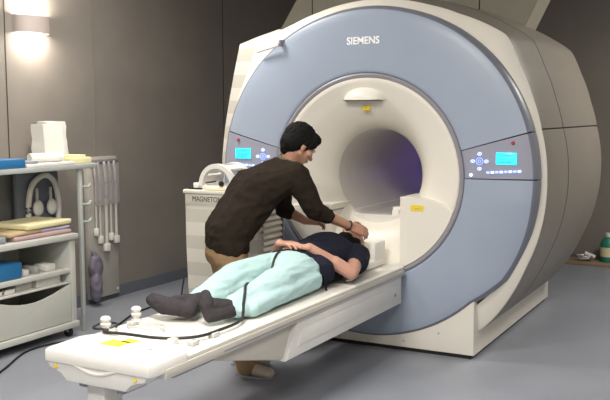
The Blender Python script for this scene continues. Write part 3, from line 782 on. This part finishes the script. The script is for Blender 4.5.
# ------------------------------------------------------------------ left: overhead shelf, rolling cabinet
ws = thing('wall_shelf', 'long grey laminate shelf on posts above the rolling cabinet', 'shelf', (-2.3, -.9, 0))
mbox('shelf_board', (-2.6, -1.9, 1.215), (-2.02, -.40, 1.25), shelfg_m, ws, .004)
for y in (-.56, -1.85):
    mbox('post', (-2.07, y-.014, 0), (-2.04, y+.014, 1.215), shelfg_m, ws, .004)
    mbox('post', (-2.6, y-.02, 0), (-2.56, y+.02, 1.215), shelfg_m, ws, .004)
mbox('back_panel', (-2.62, -1.9, .80), (-2.605, -.56, 1.215), cabin_m, ws, .002)
for z in (1.08, .95, .82):
    bm = bmesh.new(); tube(bm, spline([(-2.05, -.54, z), (-2.05, -.48, z-.005), (-2.05, -.45, z+.02)], 4), .010, 8); fin('hook', bm, shelfg_m, ws)

rc = thing('rolling_cabinet', 'low grey laminate cabinet on casters with an open shelf and a drawer', 'cabinet', (-2.28, -1.08, 0))
cy0, cy1, cx0, cx1 = -1.50, -.685, -2.53, -2.0
bm = bmesh.new()
box(bm, (cx0, cy0, .08), (cx1, cy0+.03, .715), .003); box(bm, (cx0, cy1-.05, .08), (cx1, cy1, .715), .003)
box(bm, (cx0, cy0+.03, .08), (cx0+.015, cy1-.05, .715))
fin('carcass', bm, cab_m, rc)
mbox('worktop', (cx0-.01, cy0-.02, .715), (cx1+.02, cy1+.02, .755), cab_m, rc, .006)
mbox('shelf', (cx0, cy0+.03, .47), (cx1-.005, cy1-.05, .505), cab_m, rc, .003)
mbox('bottom_board', (cx0, cy0-.01, .068), (cx1+.015, cy1+.01, .112), cab_m, rc, .005)
# tray and drawer with scooped top edge
mbox('inner_tray', (cx0+.016, cy0+.031, .393), (cx1-.031, cy1-.051, .408), cab_m, rc, .002)
bm = bmesh.new(); ya, yb = cy0+.035, cy1-.055
pts = [(ya, .118), (yb, .118), (yb, .392)]+[(yb+(ya-yb)*k/16, .392-.075*math.sin(PI*k/16)) for k in range(1, 16)]+[(ya, .392)]
prism(bm, pts, cx1-.022, cx1-.002, 'x', .002); fin('drawer', bm, cab_m, rc, angle=25)
mbox('drawer_trim', (cx1-.03, ya, .395), (cx1-.002, yb, .4082), cab_m, rc, .002)
for x in (cx1-.03, cx0+.05):
    for y in (cy1-.06, cy0+.07):
        bm = bmesh.new(); lathe(bm, [(.012, -.014), (.034, -.012), (.034, .012), (.012, .014)], (x, y, .034), 'y', 20); cw = fin('caster', bm, black_m, rc)
        mbox('caster_bracket', (x-.014, y-.019, .035), (x+.014, y+.019, .07), trim_m, cw, .003)

def simple(name, lo, hi, m, lab, cat, group=None, bev=.004, rz=0):
    bm = bmesh.new(); box(bm, lo, hi, bev, Matrix.Rotation(rz, 3, 'Z') if rz else None)
    return tag(fin(name, bm, m), lab, cat, group)
def soft(name, lo, hi, m, lab, cat, group=None, seed=0, rz=0, amp=.004, round_=.5):
    """folded cloth: stacked soft slabs in one mesh"""
    bm = bmesh.new(); box(bm, lo, hi, min(.012, (hi[2]-lo[2])*.42), Matrix.Rotation(rz, 3, 'Z') if rz else None, 3)
    bmesh.ops.subdivide_edges(bm, edges=[e for e in bm.edges if e.calc_length() > .05], cuts=6, use_grid_fill=True)
    for v in bm.verts:
        if v.co.z > lo[2]+.004: v.co.z += amp*noise.noise(V((v.co.x*14+seed, v.co.y*14, 0)))
        v.co.x += amp*noise.noise(V((v.co.y*16, v.co.z*40+seed, 3)))
    return tag(fin(name, bm, m, None, True, 60), lab, cat, group)
Z = 1.2505
# on the overhead shelf
simple('binder', (-2.28, -1.42, Z), (-2.03, -1.10, Z+.062), bluep_m, 'blue box file at the left end of the overhead shelf', 'box file')
# white paper bag
pb = thing('paper_bag', 'upright white paper bag with a folded top on the overhead shelf', 'paper bag', (-2.42, -.47, Z))
def bag(name, x0, x1, y0, y1, h, lean, m, sd):
    bm = bmesh.new(); N = 8; rows = []
    for i in range(N+1):
        t_ = i/N; w2 = (x1-x0)/2*(1-.15*t_); cx = (x0+x1)/2+lean*t_
        row = []
        pts = [(-1, -1), (0, -1.0), (1, -1), (.75, 0), (1, 1), (0, 1.0), (-1, 1), (-.75, 0)]
        for a, b3 in pts:
            nn = noise.noise(V((a*2+sd, b3*2, t_*4)))*.008
            row.append(bm.verts.new((cx+a*w2+nn, (y0+y1)/2+b3*(y1-y0)/2*(1-.04*t_)+nn, Z+h*t_+(.006*noise.noise(V((a, b3, 5+sd))) if i == N else 0))))
        rows.append(row)
    for A, B in zip(rows, rows[1:]):
        for k in range(8): bm.faces.new((A[k], A[(k+1) % 8], B[(k+1) % 8], B[k]))
    bm.faces.new(rows[0][::-1]); bm.faces.new(rows[-1]); return fin(name, bm, m, pb, angle=30)
fb = bag('bag_body', -2.42, -2.28, -.66, -.46, .29, -.02, paper_m, 1)
bag('bag_body', -2.50, -2.36, -.52, -.34, .31, -.02, paper_m, 5)
bm = bmesh.new(); box(bm, (-2.368, -.45, 1.35), (-2.365, -.39, 1.362)); box(bm, (-2.371, -.44, 1.38), (-2.368, -.41, 1.40)); fin('printed_mark', bm, letter_dark, pb, False)
bm = bmesh.new(); tube(bm, [(-2.17, -.93, Z+.0555), (-2.11, -.68, Z+.0555)], .033, 20)
pr = tag(fin('paper_roll', bm, paper_m), 'white paper roll lying in front of the paper bag', 'paper roll')
bm = bmesh.new(); dd = V((.06, .26, 0)).normalized(); tube(bm, [V((-2.11, -.68, Z+.0555)), V((-2.11, -.68, Z+.0555))+dd*.002], .013, 14); fin('core', bm, tan_m, pr)
simple('magazine', (-2.20, -1.09, Z+.022), (-2.05, -.96, Z+.042), greyp_m, 'dark grey magazine on top of loose sheets beside the blue box file', 'magazine')
simple('paper_stack', (-2.25, -1.09, Z), (-2.03, -.62, Z+.0215), paper_m, 'stack of white sheets at the shelf edge, under the grey magazine', 'papers')
simple('booklet', (-2.30, -.60, Z), (-2.06, -.42, Z+.045), yelp_m, 'pale yellow booklets at the right end of the overhead shelf', 'booklet')
simple('booklet', (-2.27, -.56, Z+.0455), (-2.10, -.44, Z+.062), yelp_m, 'small pale yellow booklet topmost on the shelf pile', 'booklet', rz=.1)
# headset hanging under the shelf
hs = thing('headset', 'white headset coil with two ear cups standing behind the folded linen', 'headset', (-2.44, -.60, .757))
mbox('back_shell', (-2.52, -.78, .757), (-2.47, -.34, 1.19), rim_m, hs, .03)
bm = bmesh.new(); tube(bm, spline([(-2.44, -.70, .76), (-2.43, -.705, .95), (-2.43, -.66, 1.09), (-2.42, -.55, 1.155), (-2.43, -.44, 1.10), (-2.43, -.40, .95), (-2.44, -.40, .76)], 8), .022, 12)
fin('frame', bm, white_m, hs)
for y in (-.62, -.48):
    bm = bmesh.new(); bmesh.ops.create_icosphere(bm, subdivisions=3, radius=1)
    for v in bm.verts: v.co = V((v.co.x*.03-2.42, v.co.y*.048+y, v.co.z*.062+.91))
    ec = fin('ear_cup', bm, white_m, hs)
    bm = bmesh.new(); tube(bm, [(-2.43, y, .96), (-2.43, y+.0, 1.06)], .012, 8); fin('arm', bm, cable_m, ec)
# folded linen on the cabinet top
Y = .7555
soft('folded_towel', (-2.42, -1.22, Y), (-2.03, -.68, Y+.030), pink_m, 'dusty pink folded cloth at the bottom of the linen pile', 'folded cloth', 'folded linen on the cabinet', 3)
soft('folded_towel', (-2.38, -1.28, Y+.031), (-2.05, -.92, Y+.060), tan_m, 'tan folded cloth on the left of the linen pile', 'folded cloth', 'folded linen on the cabinet', 9, .1)
soft('folded_towel', (-2.40, -.94, Y+.031), (-2.06, -.665, Y+.055), lilac_m, 'lilac folded cloth under the pale yellow one', 'folded cloth', 'folded linen on the cabinet', 5)
soft('folded_towel', (-2.40, -1.10, Y+.062), (-2.05, -.655, Y+.10), yelp_m, 'pale yellow folded cloth topmost on the linen pile', 'folded cloth', 'folded linen on the cabinet', 1, .04)
soft('folded_towel', (-2.25, -1.44, Y), (-2.03, -1.29, Y+.045), greyp_m, 'grey folded cloth at the left end of the cabinet top', 'folded cloth', 'folded linen on the cabinet', 4)
# in the cabinet
simple('storage_box', (-2.30, -1.46, .5055), (-2.02, -1.17, .615), bluep_m, 'blue plastic box on the upper shelf of the rolling cabinet', 'box', bev=.012)
for i, (y, m, h, w2, lab) in enumerate(((-1.10, paper_m, .04, .05, 'white carton beside the blue box in the cabinet'), (-1.00, cabin_m, .05, .04, 'grey carton in the middle of the cabinet shelf'), (-.87, paper_m, .045, .09, 'white carton at the right end of the cabinet shelf'))):
    simple('small_carton', (-2.18, y-w2/2, .5055), (-2.06, y+w2/2, .5055+h), m, lab, 'carton', 'small cartons in the cabinet')
simple('storage_box', (-2.40, -1.02, .4085), (-2.05, -.79, .463), paper_m, 'white cardboard box standing above the drawer on the right', 'box')
simple('storage_box', (-2.38, -1.20, .4085), (-2.06, -1.05, .455), cab_m, 'pale grey box left of the white cardboard box above the drawer', 'box')
for i, (y, lab) in enumerate(((-1.38, 'leftmost white packet at the front of the scooped drawer'), (-1.27, 'white packet in the middle of the drawer front'))):
    simple('packet', (-2.075, y-.04, .4085), (-2.035, y+.04, .44), paper_m, lab, 'packet', 'white packets above the drawer')

# board with hanging coil cables
hb2 = thing('hanging_board', 'beige board against the left wall for hanging cables', 'board', (-2.6, .32, 0))
mbox('board_panel', (-2.648, .12, .045), (-2.60, .485, 1.255), board_m, hb2, .004)
mbox('top_rail', (-2.60, .13, 1.205), (-2.57, .475, 1.235), trim_m, hb2, .004)
mbox('clear_sheet', (-2.552, .15, .85), (-2.549, .45, 1.2), mat('clear_sheet', (.55, .51, .53), .3, alpha=.28), hb2, 0)
bm = bmesh.new(); lathe(bm, [(.008, -.0), (.008, .006)], (-2.60, .455, .09), 'x', 10); fin('rivet', bm, paper_m, hb2)
for i, (y, z1, r, lab) in enumerate(((.175, .62, .010, 'pale cable hanging nearest the shelf post, on the beige board'), (.225, .55, .012, 'pale cable hanging second from the shelf post on the board'), (.30, .475, .018, 'thickest, longest pale cable hanging mid-board with a broad white plug'),
                                (.36, .56, .012, 'pale cable hanging just right of the thickest one'), (.425, .53, .016, 'pale cable hanging furthest from the shelf, at the board edge'))):
    t = thing('hanging_cable', lab, 'cable', (-2.57, y, 1.2), 'cables hanging on the board')
    bm = bmesh.new(); tube(bm, spline([(-2.575, y-.01, 1.215), (-2.565, y-.004, 1.05), (-2.575, y+.006, .85), (-2.57, y, z1+.03)], 6), r*.8, 8); fin('lead', bm, cable_m, t)
    mbox('plug', (-2.588, y-r*1.6, z1-.03), (-2.552, y+r*1.6, z1+.035), white_m, t, .005)
# limp bag between post and board
bm = bmesh.new()
t = tag(blob('cloth_bag', [ell((-2.54, .12, .33), (.045, .07, .11)), ell((-2.52, .10, .17), (.05, .055, .13)), cap((-2.53, .13, .40), (-2.55, .10, .46), .03, .015)], bag_m, None, .008, 3, wrinkle(.006, (18, 18, 12), 4)), 'limp purple-grey bag slumped against the foot of the hanging board', 'bag')

# ------------------------------------------------------------------ far right corner
simple('floor_plank', (.35, 4.02, 0), (1.9, 4.36, .03), wood_m, 'low raw wooden plank on the floor along the back wall', 'plank')
jg = thing('jug', 'tall green plastic bottle with pale label standing on the wooden plank', 'bottle', (.93, 4.2, .03))
bm = bmesh.new(); lathe(bm, [(.075, .0305), (.082, .05), (.082, .22), (.07, .26), (.035, .29), (.03, .30)], (.93, 4.2, 0), 'z', 24); fin('bottle_body', bm, green_m, jg)
bm = bmesh.new(); lathe(bm, [(.034, .30), (.034, .335), (.028, .34)], (.93, 4.2, 0), 'z', 18); fin('cap', bm, paper_m, jg)
bm = bmesh.new(); lathe(bm, [(.0835, .09), (.0835, .19)], (.93, 4.2, 0), 'z', 24, False); fin('label_band', bm, yelp_m, jg)
bm = bmesh.new(); tube(bm, [(.70, 4.12, .12), (.80, 4.16, .075)], .022, 12); rr_ = tag(fin('tube_roll', bm, paper_m), 'white tube lying aslant on the tangled hose by the green bottle', 'tube')
bm = bmesh.new(); pts = []
for k in range(60):
    a = k/60*2*PI*3.0; pts.append((.70+(.07+.015*math.sin(a*1.7))*math.cos(a), 4.15+.06*math.sin(a), .042+.018*math.sin(a*.9)**2+.008*math.sin(a*2.3)+.0007*k))
tube(bm, pts, .008, 6); tag(fin('tangled_hose', bm, clear_m), 'tangled pale hose coiled on the wooden plank', 'hose')
